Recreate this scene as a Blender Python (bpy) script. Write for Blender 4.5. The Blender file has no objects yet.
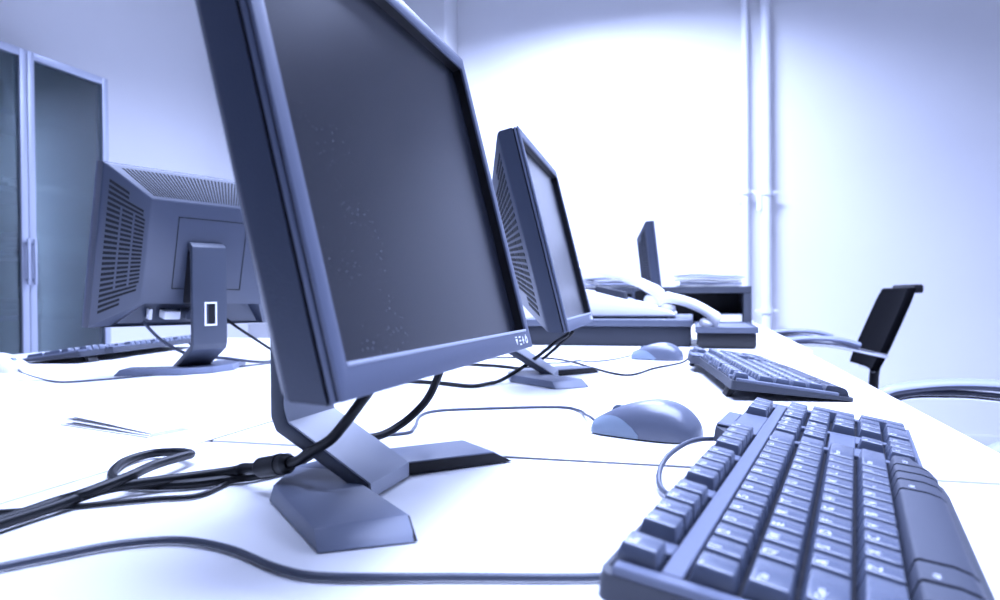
import bpy, bmesh, math, random
from mathutils import Matrix, Vector, Euler
random.seed(7)
SC = bpy.context.scene
COL = SC.collection
R = math.radians
DZ = 0.74                      # height of the desk top above the floor

# ------------------------------------------------------------------ materials
def mat(name, col, rough=0.5, metal=0.0, spec=0.5, bump=0.0, bscale=400.0, var=0.0, vscale=6.0, coat=0.0):
    m = bpy.data.materials.new(name); m.use_nodes = True
    nt = m.node_tree; b = nt.nodes['Principled BSDF']
    b.inputs['Base Color'].default_value = (*col, 1)
    b.inputs['Roughness'].default_value = rough
    b.inputs['Metallic'].default_value = metal
    b.inputs['Specular IOR Level'].default_value = spec
    b.inputs['Coat Weight'].default_value = coat
    tc = nt.nodes.new('ShaderNodeTexCoord')
    if bump > 0:
        n = nt.nodes.new('ShaderNodeTexNoise'); n.inputs['Scale'].default_value = bscale
        nt.links.new(tc.outputs['Object'], n.inputs['Vector'])
        bp = nt.nodes.new('ShaderNodeBump'); bp.inputs['Strength'].default_value = bump; bp.inputs['Distance'].default_value = 0.0006
        nt.links.new(n.outputs['Fac'], bp.inputs['Height']); nt.links.new(bp.outputs['Normal'], b.inputs['Normal'])
    if var > 0:
        n = nt.nodes.new('ShaderNodeTexNoise'); n.inputs['Scale'].default_value = vscale
        nt.links.new(tc.outputs['Object'], n.inputs['Vector'])
        r = nt.nodes.new('ShaderNodeValToRGB')
        r.color_ramp.elements[0].position = 0.35; r.color_ramp.elements[1].position = 0.65
        r.color_ramp.elements[0].color = (*[c * (1 - var) for c in col], 1)
        r.color_ramp.elements[1].color = (*[min(1, c * (1 + var)) for c in col], 1)
        nt.links.new(n.outputs['Fac'], r.inputs['Fac']); nt.links.new(r.outputs['Color'], b.inputs['Base Color'])
    return m

M = {}
M['wall'] = mat('wall_paint', (0.76, 0.76, 0.77), 0.75, spec=0.2, bump=0.15, bscale=120, var=0.01, vscale=2)
M['floor'] = mat('floor_tile', (0.5, 0.5, 0.54), 0.35, var=0.04, vscale=9)
M['ceiling'] = mat('ceiling_paint', (0.34, 0.34, 0.35), 0.9, spec=0.1, bump=0.2, bscale=80)
M['desk'] = mat('desk_laminate', (0.83, 0.83, 0.84), 0.42, spec=0.35, var=0.008, vscale=14)
M['desk_edge'] = mat('desk_edge_band', (0.72, 0.73, 0.78), 0.5)
M['desk_leg'] = mat('desk_leg_metal', (0.3, 0.31, 0.34), 0.4, metal=0.6)
M['bezel'] = mat('monitor_bezel_plastic', (0.084, 0.099, 0.15), 0.42, spec=0.38, bump=0.12, bscale=900)
M['shell'] = mat('monitor_shell_plastic', (0.036, 0.045, 0.072), 0.36, spec=0.6, bump=0.25, bscale=900)
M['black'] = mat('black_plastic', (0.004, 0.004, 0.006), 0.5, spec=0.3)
M['groove'] = mat('groove_plastic', (0.004, 0.005, 0.007), 0.6, spec=0.3)
M['silver'] = mat('silver_stand_plastic', (0.36, 0.39, 0.47), 0.38, spec=0.5, bump=0.08, bscale=900)
M['stand'] = mat('grey_stand_plastic', (0.045, 0.054, 0.078), 0.42, spec=0.5, bump=0.15, bscale=900)
M['foot'] = mat('grey_foot_plastic_lit', (0.17, 0.195, 0.27), 0.42, spec=0.5, bump=0.15, bscale=900)  # lighter copy of the stand plastic, light from above put into its colour
M['cable'] = mat('cable_rubber', (0.004, 0.005, 0.007), 0.45, spec=0.3)
M['cable_grey'] = mat('grey_cable_rubber', (0.055, 0.065, 0.095), 0.4, spec=0.5)
M['white_plastic'] = mat('white_plastic', (0.80, 0.80, 0.82), 0.35)
M['icon'] = mat('white_print', (0.9, 0.9, 0.92), 0.5)
M['key'] = mat('key_plastic', (0.085, 0.102, 0.152), 0.27, spec=1.0, bump=0.2, bscale=1500)
M['kbd'] = mat('keyboard_deck_plastic', (0.105, 0.122, 0.18), 0.45, spec=0.5, bump=0.2, bscale=1200)
M['kbd_case'] = mat('keyboard_case_plastic', (0.036, 0.041, 0.056), 0.5, spec=0.4, bump=0.2, bscale=900)
M['palm'] = mat('space_row_plastic', (0.045, 0.052, 0.075), 0.5, spec=0.35, bump=0.35, bscale=1600)
M['well'] = mat('keyboard_well', (0.012, 0.013, 0.02), 0.7, spec=0.2)
M['legend'] = mat('key_print', (0.85, 0.87, 0.95), 0.5)
M['mouse'] = mat('mouse_shell', (0.105, 0.12, 0.165), 0.30, spec=0.7, bump=0.05, bscale=1500)
M['mouse_side'] = mat('mouse_side_plastic', (0.2, 0.25, 0.32), 0.4, spec=0.5)
M['paper'] = mat('paper', (0.84, 0.84, 0.85), 0.8, spec=0.2)
M['folder'] = mat('blue_grey_paper', (0.45, 0.48, 0.62), 0.8, spec=0.2)
M['case'] = mat('grey_case_metal', (0.026, 0.03, 0.042), 0.5, spec=0.4, bump=0.1, bscale=600)
M['case_lid'] = mat('grey_case_lid', (0.085, 0.097, 0.135), 0.45)
M['box_black'] = mat('black_box_plastic', (0.008, 0.009, 0.013), 0.5)
M['shelf'] = mat('grey_shelf_board', (0.035, 0.04, 0.055), 0.55)
M['alu'] = mat('painted_aluminium', (0.4, 0.43, 0.52), 0.4, metal=0.25)
M['cab_in'] = mat('cabinet_interior', (0.36, 0.42, 0.42), 0.7)
M['binder'] = mat('binder_spines', (0.60, 0.62, 0.68), 0.6, var=0.3, vscale=4)
M['chair'] = mat('black_chair_fabric', (0.002, 0.002, 0.003), 0.85, spec=0.04, bump=0.4, bscale=700)
M['arm_pad'] = mat('grey_arm_pad', (0.20, 0.22, 0.31), 0.45)
M['chrome'] = mat('chrome', (0.75, 0.76, 0.8), 0.18, metal=1.0)
M['pipe'] = mat('painted_pipe', (0.74, 0.75, 0.79), 0.4)
# screen: dark matt panel with dust specks
def screen_mat():
    m = bpy.data.materials.new('matt_screen'); m.use_nodes = True
    nt = m.node_tree; b = nt.nodes['Principled BSDF']
    b.inputs['Roughness'].default_value = 0.25; b.inputs['Specular IOR Level'].default_value = 0.65
    tc = nt.nodes.new('ShaderNodeTexCoord')
    v = nt.nodes.new('ShaderNodeTexVoronoi'); v.inputs['Scale'].default_value = 170
    sp = nt.nodes.new('ShaderNodeSeparateXYZ'); cb_ = nt.nodes.new('ShaderNodeCombineXYZ')
    nt.links.new(tc.outputs['Object'], sp.inputs[0]); nt.links.new(sp.outputs[0], cb_.inputs[0]); nt.links.new(sp.outputs[2], cb_.inputs[1])
    v.voronoi_dimensions = '2D'; nt.links.new(cb_.outputs[0], v.inputs['Vector'])
    n = nt.nodes.new('ShaderNodeTexNoise'); n.inputs['Scale'].default_value = 40
    nt.links.new(tc.outputs['Object'], n.inputs['Vector'])
    a = nt.nodes.new('ShaderNodeMath'); a.operation = 'MULTIPLY'
    nt.links.new(v.outputs['Distance'], a.inputs[0]); a.inputs[1].default_value = 1.0
    lt = nt.nodes.new('ShaderNodeMath'); lt.operation = 'LESS_THAN'
    th = nt.nodes.new('ShaderNodeMath'); th.operation = 'MULTIPLY_ADD'
    th.inputs[1].default_value = 0.40; th.inputs[2].default_value = -0.158
    nt.links.new(n.outputs['Fac'], th.inputs[0])
    nt.links.new(a.outputs[0], lt.inputs[0]); nt.links.new(th.outputs[0], lt.inputs[1])
    mx = nt.nodes.new('ShaderNodeMix'); mx.data_type = 'RGBA'
    mx.inputs[6].default_value = (0.010, 0.012, 0.019, 1); mx.inputs[7].default_value = (0.048, 0.053, 0.066, 1)
    nt.links.new(lt.outputs[0], mx.inputs[0]); nt.links.new(mx.outputs[2], b.inputs['Base Color'])
    return m
M['screen'] = screen_mat()
def glass_mat():
    m = bpy.data.materials.new('smoked_cabinet_glass'); m.use_nodes = True
    nt = m.node_tree
    for n in list(nt.nodes):
        if n.type != 'OUTPUT_MATERIAL': nt.nodes.remove(n)
    out = nt.nodes['Material Output']
    t = nt.nodes.new('ShaderNodeBsdfTransparent'); t.inputs[0].default_value = (0.68, 0.75, 0.74, 1)
    g = nt.nodes.new('ShaderNodeBsdfGlossy'); g.inputs['Roughness'].default_value = 0.12; g.inputs[0].default_value = (0.8, 0.85, 0.9, 1)
    f = nt.nodes.new('ShaderNodeFresnel'); f.inputs[0].default_value = 1.5
    mx = nt.nodes.new('ShaderNodeMixShader')
    nt.links.new(f.outputs[0], mx.inputs[0]); nt.links.new(t.outputs[0], mx.inputs[1]); nt.links.new(g.outputs[0], mx.inputs[2])
    nt.links.new(mx.outputs[0], out.inputs[0])
    return m
M['glass'] = glass_mat()

# ------------------------------------------------------------------ mesh helpers
class MB:
    """collects shapes into one bmesh"""
    def __init__(s): s.bm = bmesh.new()
    def _take(s, b, mtx=None):
        me = bpy.data.meshes.new('tmp'); b.to_mesh(me); b.free()
        if mtx is not None: me.transform(mtx)
        s.bm.from_mesh(me); bpy.data.meshes.remove(me)
        return s
    def box(s, lo, hi, bev=0.0, seg=2, mtx=None):
        b = bmesh.new(); bmesh.ops.create_cube(b, size=1)
        for v in b.verts:
            v.co = Vector([(lo[i] + hi[i]) / 2 + v.co[i] * (hi[i] - lo[i]) for i in range(3)])
        if bev > 0:
            bmesh.ops.bevel(b, geom=b.edges[:], offset=bev, segments=seg, affect='EDGES', profile=0.5)
        return s._take(b, mtx)
    def hexa(s, bot, top, bev=0.0, seg=2, mtx=None):
        """solid between two loops with the same number of points"""
        b = bmesh.new(); n = len(bot)
        vb = [b.verts.new(p) for p in bot]; vt = [b.verts.new(p) for p in top]
        b.faces.new(list(reversed(vb))); b.faces.new(vt)
        for i in range(n):
            j = (i + 1) % n; b.faces.new((vb[i], vb[j], vt[j], vt[i]))
        bmesh.ops.recalc_face_normals(b, faces=b.faces[:])
        if bev > 0:
            bmesh.ops.bevel(b, geom=b.edges[:], offset=bev, segments=seg, affect='EDGES', profile=0.5)
        return s._take(b, mtx)
    def loops(s, loops, cap=True, closed=True, mtx=None):
        b = bmesh.new(); L = [[b.verts.new(p) for p in lp] for lp in loops]; n = len(loops[0])
        for a, c in zip(L, L[1:]):
            for i in range(n if closed else n - 1):
                j = (i + 1) % n; b.faces.new((a[i], a[j], c[j], c[i]))
        if cap:
            b.faces.new(list(reversed(L[0]))); b.faces.new(L[-1])
        bmesh.ops.recalc_face_normals(b, faces=b.faces[:])
        return s._take(b, mtx)
    def tube(s, pts, r, seg=10, smooth=6, flat=1.0, mtx=None):
        P = catmull([Vector(p) for p in pts], smooth) if smooth > 1 and len(pts) > 2 else [Vector(p) for p in pts]
        rr = r if callable(r) else (lambda t: r)
        loops = []; up = Vector((0, 0, 1)); N = None
        for i, p in enumerate(P):
            t = (P[min(i + 1, len(P) - 1)] - P[max(i - 1, 0)]).normalized()
            if N is None:
                N = up - t * up.dot(t)
                if N.length < 1e-3: N = Vector((1, 0, 0)) - t * t.x
            else:
                N = N - t * N.dot(t)
            N.normalize(); B = t.cross(N); q = rr(i / (len(P) - 1))
            loops.append([p + (N * math.sin(a) * flat + B * math.cos(a)) * q for a in [2 * math.pi * k / seg for k in range(seg)]])
        return s.loops(loops, mtx=mtx)
    def lathe(s, prof, seg=24, mtx=None):
        """prof: list of (r, z) about the z axis"""
        return s.loops([[(r * math.cos(2 * math.pi * k / seg), r * math.sin(2 * math.pi * k / seg), z) for k in range(seg)] for r, z in prof], mtx=mtx)
    def mesh(s, name, material, smooth=True, ang=35):
        me = bpy.data.meshes.new(name)
        bmesh.ops.recalc_face_normals(s.bm, faces=s.bm.faces[:])
        s.bm.to_mesh(me); s.bm.free()
        me.materials.append(material)
        if smooth:
            me.shade_smooth()
            try: me.set_sharp_from_angle(angle=R(ang))
            except Exception: pass
        return me
    def build(s, name, material, parent=None, mtx=None, **k):
        return put(s.mesh(name, material, **k), name, parent, mtx)
def catmull(P, n):
    out = []
    for i in range(len(P) - 1):
        p0, p1, p2, p3 = P[max(i - 1, 0)], P[i], P[i + 1], P[min(i + 2, len(P) - 1)]
        for k in range(n):
            t = k / n
            out.append(0.5 * ((2 * p1) + (p2 - p0) * t + (2 * p0 - 5 * p1 + 4 * p2 - p3) * t * t + (3 * p1 - p0 - 3 * p2 + p3) * t ** 3))
    out.append(P[-1]); return out
def put(me, name, parent=None, mtx=None):
    o = bpy.data.objects.new(name, me); COL.objects.link(o)
    if parent: o.parent = parent
    if mtx is not None: o.matrix_local = mtx
    return o
def tag(o, label=None, cat=None, group=None, kind=None):
    if label: o['label'] = label
    if cat: o['category'] = cat
    if group: o['group'] = group
    if kind: o['kind'] = kind
    return o
def empty(name, loc, rz=0, label=None, cat=None, group=None):
    o = bpy.data.objects.new(name, None); COL.objects.link(o); o.empty_display_size = 0.05
    o.location = loc; o.rotation_euler = (0, 0, rz)
    return tag(o, label, cat, group)
def copy_tree(o, parent=None):
    c = o.copy(); COL.objects.link(c)
    if parent: c.parent = parent
    for ch in list(o.children): copy_tree(ch, c)
    return c
def struct(o): o['kind'] = 'structure'; return o

# ------------------------------------------------------------------ camera
f, yaw, pitch, roll, h = 708.09, R(15.35), R(-0.484), R(-0.482), 0.12936
fw = Vector((-math.sin(yaw) * math.cos(pitch), math.cos(yaw) * math.cos(pitch), math.sin(pitch)))
r0 = Vector((math.cos(yaw), math.sin(yaw), 0)); u0 = r0.cross(fw)
rt = r0 * math.cos(roll) + u0 * math.sin(roll); up = rt.cross(fw)
cd = bpy.data.cameras.new('camera'); cam = bpy.data.objects.new('camera', cd); COL.objects.link(cam)
cam.matrix_world = Matrix(((rt.x, up.x, -fw.x, 0), (rt.y, up.y, -fw.y, 0), (rt.z, up.z, -fw.z, DZ + h), (0, 0, 0, 1)))
cd.sensor_width = 36; cd.lens = f / 1000 * 36; cd.clip_start = 0.02
cd.dof.use_dof = True; cd.dof.focus_distance = 0.66; cd.dof.aperture_fstop = 9.0
SC.camera = cam

# ------------------------------------------------------------------ room
XL, XR, YB, YF, ZC = -2.9, 2.9, 4.4, -1.6, 3.05
T = 0.12
struct(MB().box((XL - T, YF, -0.1), (XR + T, YB + T, 0)).build('floor', M['floor']))
struct(MB().box((XL - T, YF, ZC), (XR + T, YB + T, ZC + 0.1)).build('ceiling', M['ceiling']))
struct(MB().box((XL - T, YB, 0), (XR + T, YB + T, ZC)).build('wall_back', M['wall']))
struct(MB().box((XL - T, YF, 0), (XL, YB, ZC)).build('wall_left', M['wall']))
struct(MB().box((XR, YF, 0), (XR + T, YB, ZC)).build('wall_right', M['wall']))
struct(MB().box((XL, 4.15, 0), (-1.478, YB, ZC), 0.004).build('wall_pillar', M['wall']))
struct(MB().box((-1.478, YB - 0.012, 0), (XR, YB, 0.08), 0.003).build('baseboard_back', M['desk_edge']))
struct(MB().box((XL, YF, 0), (XL + 0.012, 4.15, 0.08), 0.003).build('baseboard_left', M['desk_edge']))
# wall pipes
def pipe(x, r, label, brackets):
    m = MB(); m.tube([(0, 0, 0.0), (0, 0, ZC - 0.002)], r, seg=20, smooth=1)
    root = empty('wall_pipe', (x, YB - r - 0.03, 0), 0, label, 'pipe', None)
    m.build('tube', M['pipe'], root)
    for z in brackets:
        b = MB(); b.tube([(0, 0, z - 0.014), (0, 0, z + 0.014)], r + 0.008, seg=20, smooth=1)
        b.box((-0.012, 0, z - 0.012), (0.012, r + 0.03, z + 0.012), 0.002)
        b.box((-r - 0.035, -0.006, z - 0.008), (r + 0.035, 0.006, z + 0.008), 0.002)
        b.build('pipe_clamp', M['pipe'], root)
    return root
pipe(0.290, 0.020, 'thinner of the two white wall pipes, left of the other', [1.45])
p2 = pipe(0.402, 0.028, 'thicker white vertical wall pipe, right of the thin one', [DZ + 0.70, DZ + 0.02])
v = MB(); v.tube([(-0.035, -0.01, DZ + 0.69), (-0.035, -0.01, DZ + 0.60)], 0.018, seg=14, smooth=1)
v.build('valve', M['pipe'], p2)

# ------------------------------------------------------------------ desks
def desk(name, x0, x1, y0, y1, z, label, legs=True, th=0.026):
    root = empty(name, ((x0 + x1) / 2, (y0 + y1) / 2, 0), 0, label, 'desk', None)
    dx, dy = (x1 - x0) / 2, (y1 - y0) / 2
    MB().box((-dx, -dy, z - th), (dx, dy, z), 0.0012, 2).build('desktop', M['desk'], root)
    zz = z - th
    for sx in (-1, 1):
        for sy in (-1, 1):
            cx, cy = sx * (dx - 0.06), sy * (dy - 0.07)
            MB().box((cx - 0.02, cy - 0.02, 0), (cx + 0.02, cy + 0.02, zz), 0.003).build('leg', M['desk_leg'], root)
    for sx in (-1, 1):
        a = MB(); a.box((sx * (dx - 0.06) - 0.01, -dy + 0.09, zz - 0.05), (sx * (dx - 0.06) + 0.01, dy - 0.09, zz), 0.002)
        a.build('frame_rail', M['desk_leg'], root)
    return root
G = 0.0022
d1 = desk('desk', -0.423 + G, 0.233, -1.05, 0.5390, DZ, 'white desk in the foreground carrying the nearest keyboard')
desk('desk', -0.423 + G, 0.233, 0.5465, 1.558, DZ, 'white desk carrying the middle monitor and second keyboard')
MB().box((-0.215, 0.7947, DZ - 0.020), (0.165, 0.8017, DZ - 0.0008)).build('joint_strip', M['black'], d1)  # black strip added in the gap to paint the seam's shade
desk('desk', -0.422, 0.233, 1.562, 3.45, DZ + 0.008, 'white far desk, slightly higher, under the telephone and shelf')
d2 = desk('desk', -0.738, -0.423 - G, -1.05, 1.9, DZ, 'narrow white table strip between the two desk rows, under the folded leaflet')
MB().box((0.1556, 0.118, DZ - 0.020), (0.1592, 1.02, DZ - 0.0012)).build('joint_strip', M['black'], d2)  # seam shade of the long gap, added as a black strip
desk('desk', -1.508, -0.742, -1.05, 1.9, DZ, 'white desk on the left carrying the monitor seen from behind')

# ------------------------------------------------------------------ monitors
ZF = DZ + 0.008                # the far desk stands a little higher
W, H = 0.34, 0.265
BL, BR, BT, BB = 0.0108, 0.0105, 0.0125, 0.0148      # bezel widths
def ring(m, x0, x1, z0, z1, wl, wr, wt, wb, y0, y1, bev=0.0):
    """rectangular frame as one closed solid"""
    o = [(x0, z0), (x1, z0), (x1, z1), (x0, z1)]; i = [(x0 + wl, z0 + wb), (x1 - wr, z0 + wb), (x1 - wr, z1 - wt), (x0 + wl, z1 - wt)]
    b = bmesh.new()
    of = [b.verts.new((x, y0, z)) for x, z in o]; ob = [b.verts.new((x, y1, z)) for x, z in o]
    f_ = [b.verts.new((x, y0, z)) for x, z in i]; ib = [b.verts.new((x, y1, z)) for x, z in i]
    for k in range(4):
        j = (k + 1) % 4
        b.faces.new((of[k], of[j], f_[j], f_[k])); b.faces.new((ob[j], ob[k], ib[k], ib[j]))
        b.faces.new((of[j], of[k], ob[k], ob[j])); b.faces.new((f_[k], f_[j], ib[j], ib[k]))
    bmesh.ops.recalc_face_normals(b, faces=b.faces[:])
    if bev: bmesh.ops.bevel(b, geom=b.edges[:], offset=bev, segments=2, affect='EDGES', profile=0.5)
    m._take(b)
def monitor_meshes():
    D = {}
    m = MB(); ring(m, 0, W, 0, H, BL, BR, BT, BB, 0.0, 0.0022, 0.0007); D['front_bezel'] = m.mesh('front_bezel', M['bezel'])
    m = MB(); m.box((BL - 0.003, 0.0085, BB - 0.003), (W - BR + 0.003, 0.0105, H - BT + 0.003)); D['screen'] = m.mesh('screen', M['screen'])
    # recess walls round the panel: dark reflection painted on sides and top, highlight painted on the sill
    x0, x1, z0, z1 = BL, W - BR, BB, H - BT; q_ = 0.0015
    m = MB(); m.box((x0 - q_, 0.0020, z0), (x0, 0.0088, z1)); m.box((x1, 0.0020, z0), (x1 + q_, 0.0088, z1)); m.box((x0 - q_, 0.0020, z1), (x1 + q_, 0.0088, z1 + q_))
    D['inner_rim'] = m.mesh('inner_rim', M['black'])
    m = MB(); m.box((x0 + 0.0004, -0.0004, z0 - 0.0008), (x1 - 0.0004, 0.0088, z0 + 0.0014), 0.0007); D['highlight_sill'] = m.mesh('highlight_sill', M['silver'])
    m = MB(); ring(m, 0.0014, W - 0.0014, 0.0014, H - 0.0014, 0.007, 0.007, 0.007, 0.007, 0.0020, 0.0090); D['groove'] = m.mesh('groove', M['groove'])
    m = MB(); ring(m, 0.0003, W - 0.0003, 0.0003, H - 0.0003, 0.003, 0.003, 0.003, 0.003, 0.0032, 0.0062, 0.0005); D['trim_ring'] = m.mesh('trim_ring', M['bezel'])
    # rear shell : straight band, then a bevelled back with a port recess at the bottom
    Y0, Y1, Y2 = 0.0078, 0.0275, 0.062
    ix, it, ib_ = 0.062, 0.047, 0.050
    b = bmesh.new()
    def q(x, y, z): return b.verts.new((x, y, z))
    A = [q(0, Y0, 0), q(W, Y0, 0), q(W, Y0, H), q(0, Y0, H)]
    B = [q(0, Y1, 0.0062), q(W, Y1, 0.0062), q(W, Y1, H), q(0, Y1, H)]
    Cc = [q(ix, Y2, ib_), q(W - ix, Y2, ib_), q(W - ix, Y2, H - it), q(ix, Y2, H - it)]
    for k in range(4):
        j = (k + 1) % 4; b.faces.new((A[k], A[j], B[j], B[k]))
        if k != 0: b.faces.new((B[k], B[j], Cc[j], Cc[k]))
    b.faces.new(Cc)
    A2 = [q(0.006, Y0, 0.006), q(W - 0.006, Y0, 0.006), q(W - 0.006, Y0, H - 0.006), q(0.006, Y0, H - 0.006)]
    for k in range(4): b.faces.new((A[(k + 1) % 4], A[k], A2[k], A2[(k + 1) % 4]))
    # bottom: two sloping cheeks and a recess between them
    e0, e1 = 0.030, W - 0.030
    p0, p1 = q(e0, Y1, 0.0062), q(e1, Y1, 0.0062); c0, c1 = q(ix + 0.004, Y2, ib_), q(W - ix - 0.004, Y2, ib_)
    r0_, r1_ = q(e0 + 0.012, Y1 - 0.004, 0.009), q(e1 - 0.012, Y1 - 0.004, 0.009)
    t0, t1 = q(ix + 0.008, Y1 - 0.004, ib_ - 0.001), q(W - ix - 0.008, Y1 - 0.004, ib_ - 0.001)
    b.faces.new((B[0], p0, c0, Cc[0])); b.faces.new((p1, B[1], Cc[1], c1))
    b.faces.new((p0, r0_, t0, c0)); b.faces.new((r1_, p1, c1, t1))
    b.faces.new((r0_, r1_, t1, t0)); b.faces.new((t0, t1, c1, c0)); b.faces.new((p0, p1, r1_, r0_))
    bmesh.ops.recalc_face_normals(b, faces=b.faces[:])
    es = [e for e in b.edges if len(e.link_faces) == 2 and e.calc_face_angle() > 0.3 and all(v.co.y > 0.02 for v in e.verts) and all(v in B + Cc for v in e.verts)]
    bmesh.ops.bevel(b, geom=es, offset=0.003, segments=2, affect='EDGES', profile=0.5, clamp_overlap=True)
    m = MB(); m._take(b); D['rear_shell'] = m.mesh('rear_shell', M['shell'])
    # vent slits on the side and top slopes
    def slope_frame(P00, P10, P01, P11):   # bilinear patch
        P = [Vector(p) for p in (P00, P10, P01, P11)]
        def f_(s, t): return (P[0] * (1 - s) + P[1] * s) * (1 - t) + (P[2] * (1 - s) + P[3] * s) * t
        n = (P[1] - P[0]).cross(P[2] - P[0]).normalized()
        if n.y < 0: n = -n
        return f_, n
    def slit(m, f_, n, s0, s1, t0, t1):
        a = [f_(s0, t0), f_(s1, t0), f_(s1, t1), f_(s0, t1)]
        m.hexa([p - n * 0.0005 for p in a], [p + n * 0.0005 for p in a])
    for side, nm in ((0, 'side_vent'), (1, 'side_vent')):
        m = MB()
        def X(x): return x if side == 0 else W - x
        f_, n = slope_frame((X(0), Y1, 0), (X(0), Y1, H), (X(ix), Y2, ib_), (X(ix), Y2, H - it))
        N = 25
        for i in range(N):
            s = 0.09 + 0.83 * i / (N - 1)
            segs = [(0.14, 0.40), (0.44, 0.66), (0.70, 0.90)] if 4 <= i <= N - 5 else ([(0.14, 0.86)] if 2 <= i < N - 2 else [(0.14, 0.55)])
            for (t0_, t1_) in segs: slit(m, f_, n, s - 0.0095, s + 0.0095, t0_, t1_)
        D[nm + str(side)] = m.mesh('side_vent', M['groove'])
    m = MB(); f_, n = slope_frame((0, Y1, H), (W, Y1, H), (ix, Y2, H - it), (W - ix, Y2, H - it))
    N = 46
    for i in range(N):
        s = 0.06 + 0.88 * i / (N - 1)
        slit(m, f_, n, s - 0.0045, s + 0.0045, 0.12, 0.88)
    D['top_vent'] = m.mesh('top_vent', M['groove'])
    # square mounting plate outlined on the back
    m = MB(); ring(m, W / 2 - 0.062, W / 2 + 0.062, 0.075, 0.195, 0.0012, 0.0012, 0.0012, 0.0012, Y2 - 0.0005, Y2 + 0.0006)
    D['mounting_plate'] = m.mesh('mounting_plate', M['groove'])
    # sockets in the recess
    m = MB(); m.box((W / 2 + 0.035, 0.028, 0.020), (W / 2 + 0.062, 0.050, 0.034), 0.002); D['video_plug'] = m.mesh('video_plug', M['white_plastic'])
    m = MB(); m.box((W / 2 + 0.078, 0.028, 0.018), (W / 2 + 0.083, 0.040, 0.036), 0.001); D['video_socket'] = m.mesh('video_socket', M['white_plastic'])
    m = MB(); m.box((W / 2 - 0.002, 0.028, 0.020), (W / 2 + 0.026, 0.052, 0.036), 0.002); D['power_plug'] = m.mesh('power_plug', M['cable_grey'])
    # buttons with white marks
    for k, x in enumerate((0.291, 0.302, 0.3115, 0.3225)):
        m = MB(); zc = 0.0074
        if k == 0: m.hexa([(x - .0025, -.0004, zc + .002), (x + .0025, -.0004, zc + .002), (x, -.0004, zc - .003)], [(x - .0025, .001, zc + .002), (x + .0025, .001, zc + .002), (x, .001, zc - .003)]); m.box((x - .0025, -.0004, zc + .003), (x + .0025, .001, zc + .004))
        elif k == 1:
            for dz in (-.003, 0, .003): m.box((x - .0025, -.0004, zc + dz - .0007), (x + .0025, .001, zc + dz + .0007))
        elif k == 2: m.box((x - .0025, -.0004, zc - .0008), (x + .0025, .001, zc + .0008)); m.box((x - .0008, -.0004, zc - .003), (x + .0008, .001, zc + .003))
        else:
            pts = [(x + .0029 * math.cos(a), 0, zc + .0029 * math.sin(a)) for a in [R(125 + 290 * i / 12) for i in range(13)]]
            m.tube(pts, 0.0006, seg=6, smooth=1); m.box((x - .0006, -.0004, zc + .0005), (x + .0006, .001, zc + .0042))
        D['button_mark%d' % k] = m.mesh('button_mark', M['icon'])
    # ---- stand, in base coordinates: origin under the upright, front = -y
    hw = 0.0305
    path = [(-0.034, 0.220), (-0.008, 0.220), (0.0, 0.212), (0.0, 0.050), (-0.004, 0.0405), (-0.071, 0.0008)]   # (y, z) outer line
    inner = [(-0.034, 0.210), (-0.016, 0.210), (-0.010, 0.204), (-0.010, 0.0560), (-0.013, 0.0465), (-0.071, 0.0105)]
    m = MB(); o = [(y, z) for y, z in path]; b = bmesh.new()
    L = [[b.verts.new((s * hw, y, z)) for y, z in path] for s in (-1, 1)]; I = [[b.verts.new((s * hw, y, z)) for y, z in inner] for s in (-1, 1)]
    n = len(path)
    for k in range(n - 1):
        b.faces.new((L[0][k], L[1][k], L[1][k + 1], L[0][k + 1])); b.faces.new((I[1][k], I[0][k], I[0][k + 1], I[1][k + 1]))
        for s in (0, 1): b.faces.new((L[s][k], L[s][k + 1], I[s][k + 1], I[s][k]))
    b.faces.new((L[0][0], I[0][0], I[1][0], L[1][0])); b.faces.new((L[0][-1], L[1][-1], I[1][-1], I[0][-1]))
    bmesh.ops.recalc_face_normals(b, faces=b.faces[:])
    bmesh.ops.bevel(b, geom=[e for e in b.edges if e.calc_face_angle() > 0.2], offset=0.0018, segments=2, affect='EDGES', profile=0.5)
    m._take(b); D['stand_arm'] = m.mesh('stand_arm', M['stand'])
    # light front cover on the slanted part and the upright's inner face
    m = MB(); y0, z0, y1, z1 = -0.012, 0.0725, -0.0886, 0.0262
    b = bmesh.new()
    prof = [(-0.0108, 0.155), (-0.0108, 0.0562), (-0.0136, 0.0473), (-0.0712, 0.0115), (-0.0720, 0.0108), (-0.0720, 0.0012)]
    prof2 = [(-0.0095, 0.155), (-0.0095, 0.0558), (-0.0125, 0.0462), (-0.0702, 0.0103), (-0.0706, 0.0100), (-0.0706, 0.0012)]
    hh = hw - 0.0012
    a0 = [[b.verts.new((s * hh, y, z)) for y, z in prof] for s in (-1, 1)]; a1 = [[b.verts.new((s * hh, y, z)) for y, z in prof2] for s in (-1, 1)]
    for k in range(len(prof) - 1):
        b.faces.new((a0[0][k], a0[1][k], a0[1][k + 1], a0[0][k + 1])); b.faces.new((a1[1][k], a1[0][k], a1[0][k + 1], a1[1][k + 1]))
        for s in (0, 1): b.faces.new((a0[s][k], a0[s][k + 1], a1[s][k + 1], a1[s][k]))
    b.faces.new((a0[0][0], a1[0][0], a1[1][0], a0[1][0])); b.faces.new((a0[0][-1], a0[1][-1], a1[1][-1], a1[0][-1]))
    bmesh.ops.recalc_face_normals(b, faces=b.faces[:]); m._take(b); D['arm_cover'] = m.mesh('arm_cover', M['silver'])
    m = MB(); ring(m, -0.011, 0.011, 0.080, 0.120, 0.003, 0.003, 0.003, 0.003, -0.001, 0.0016, 0.0006); D['cable_window'] = m.mesh('cable_window', M['white_plastic'])
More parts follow.
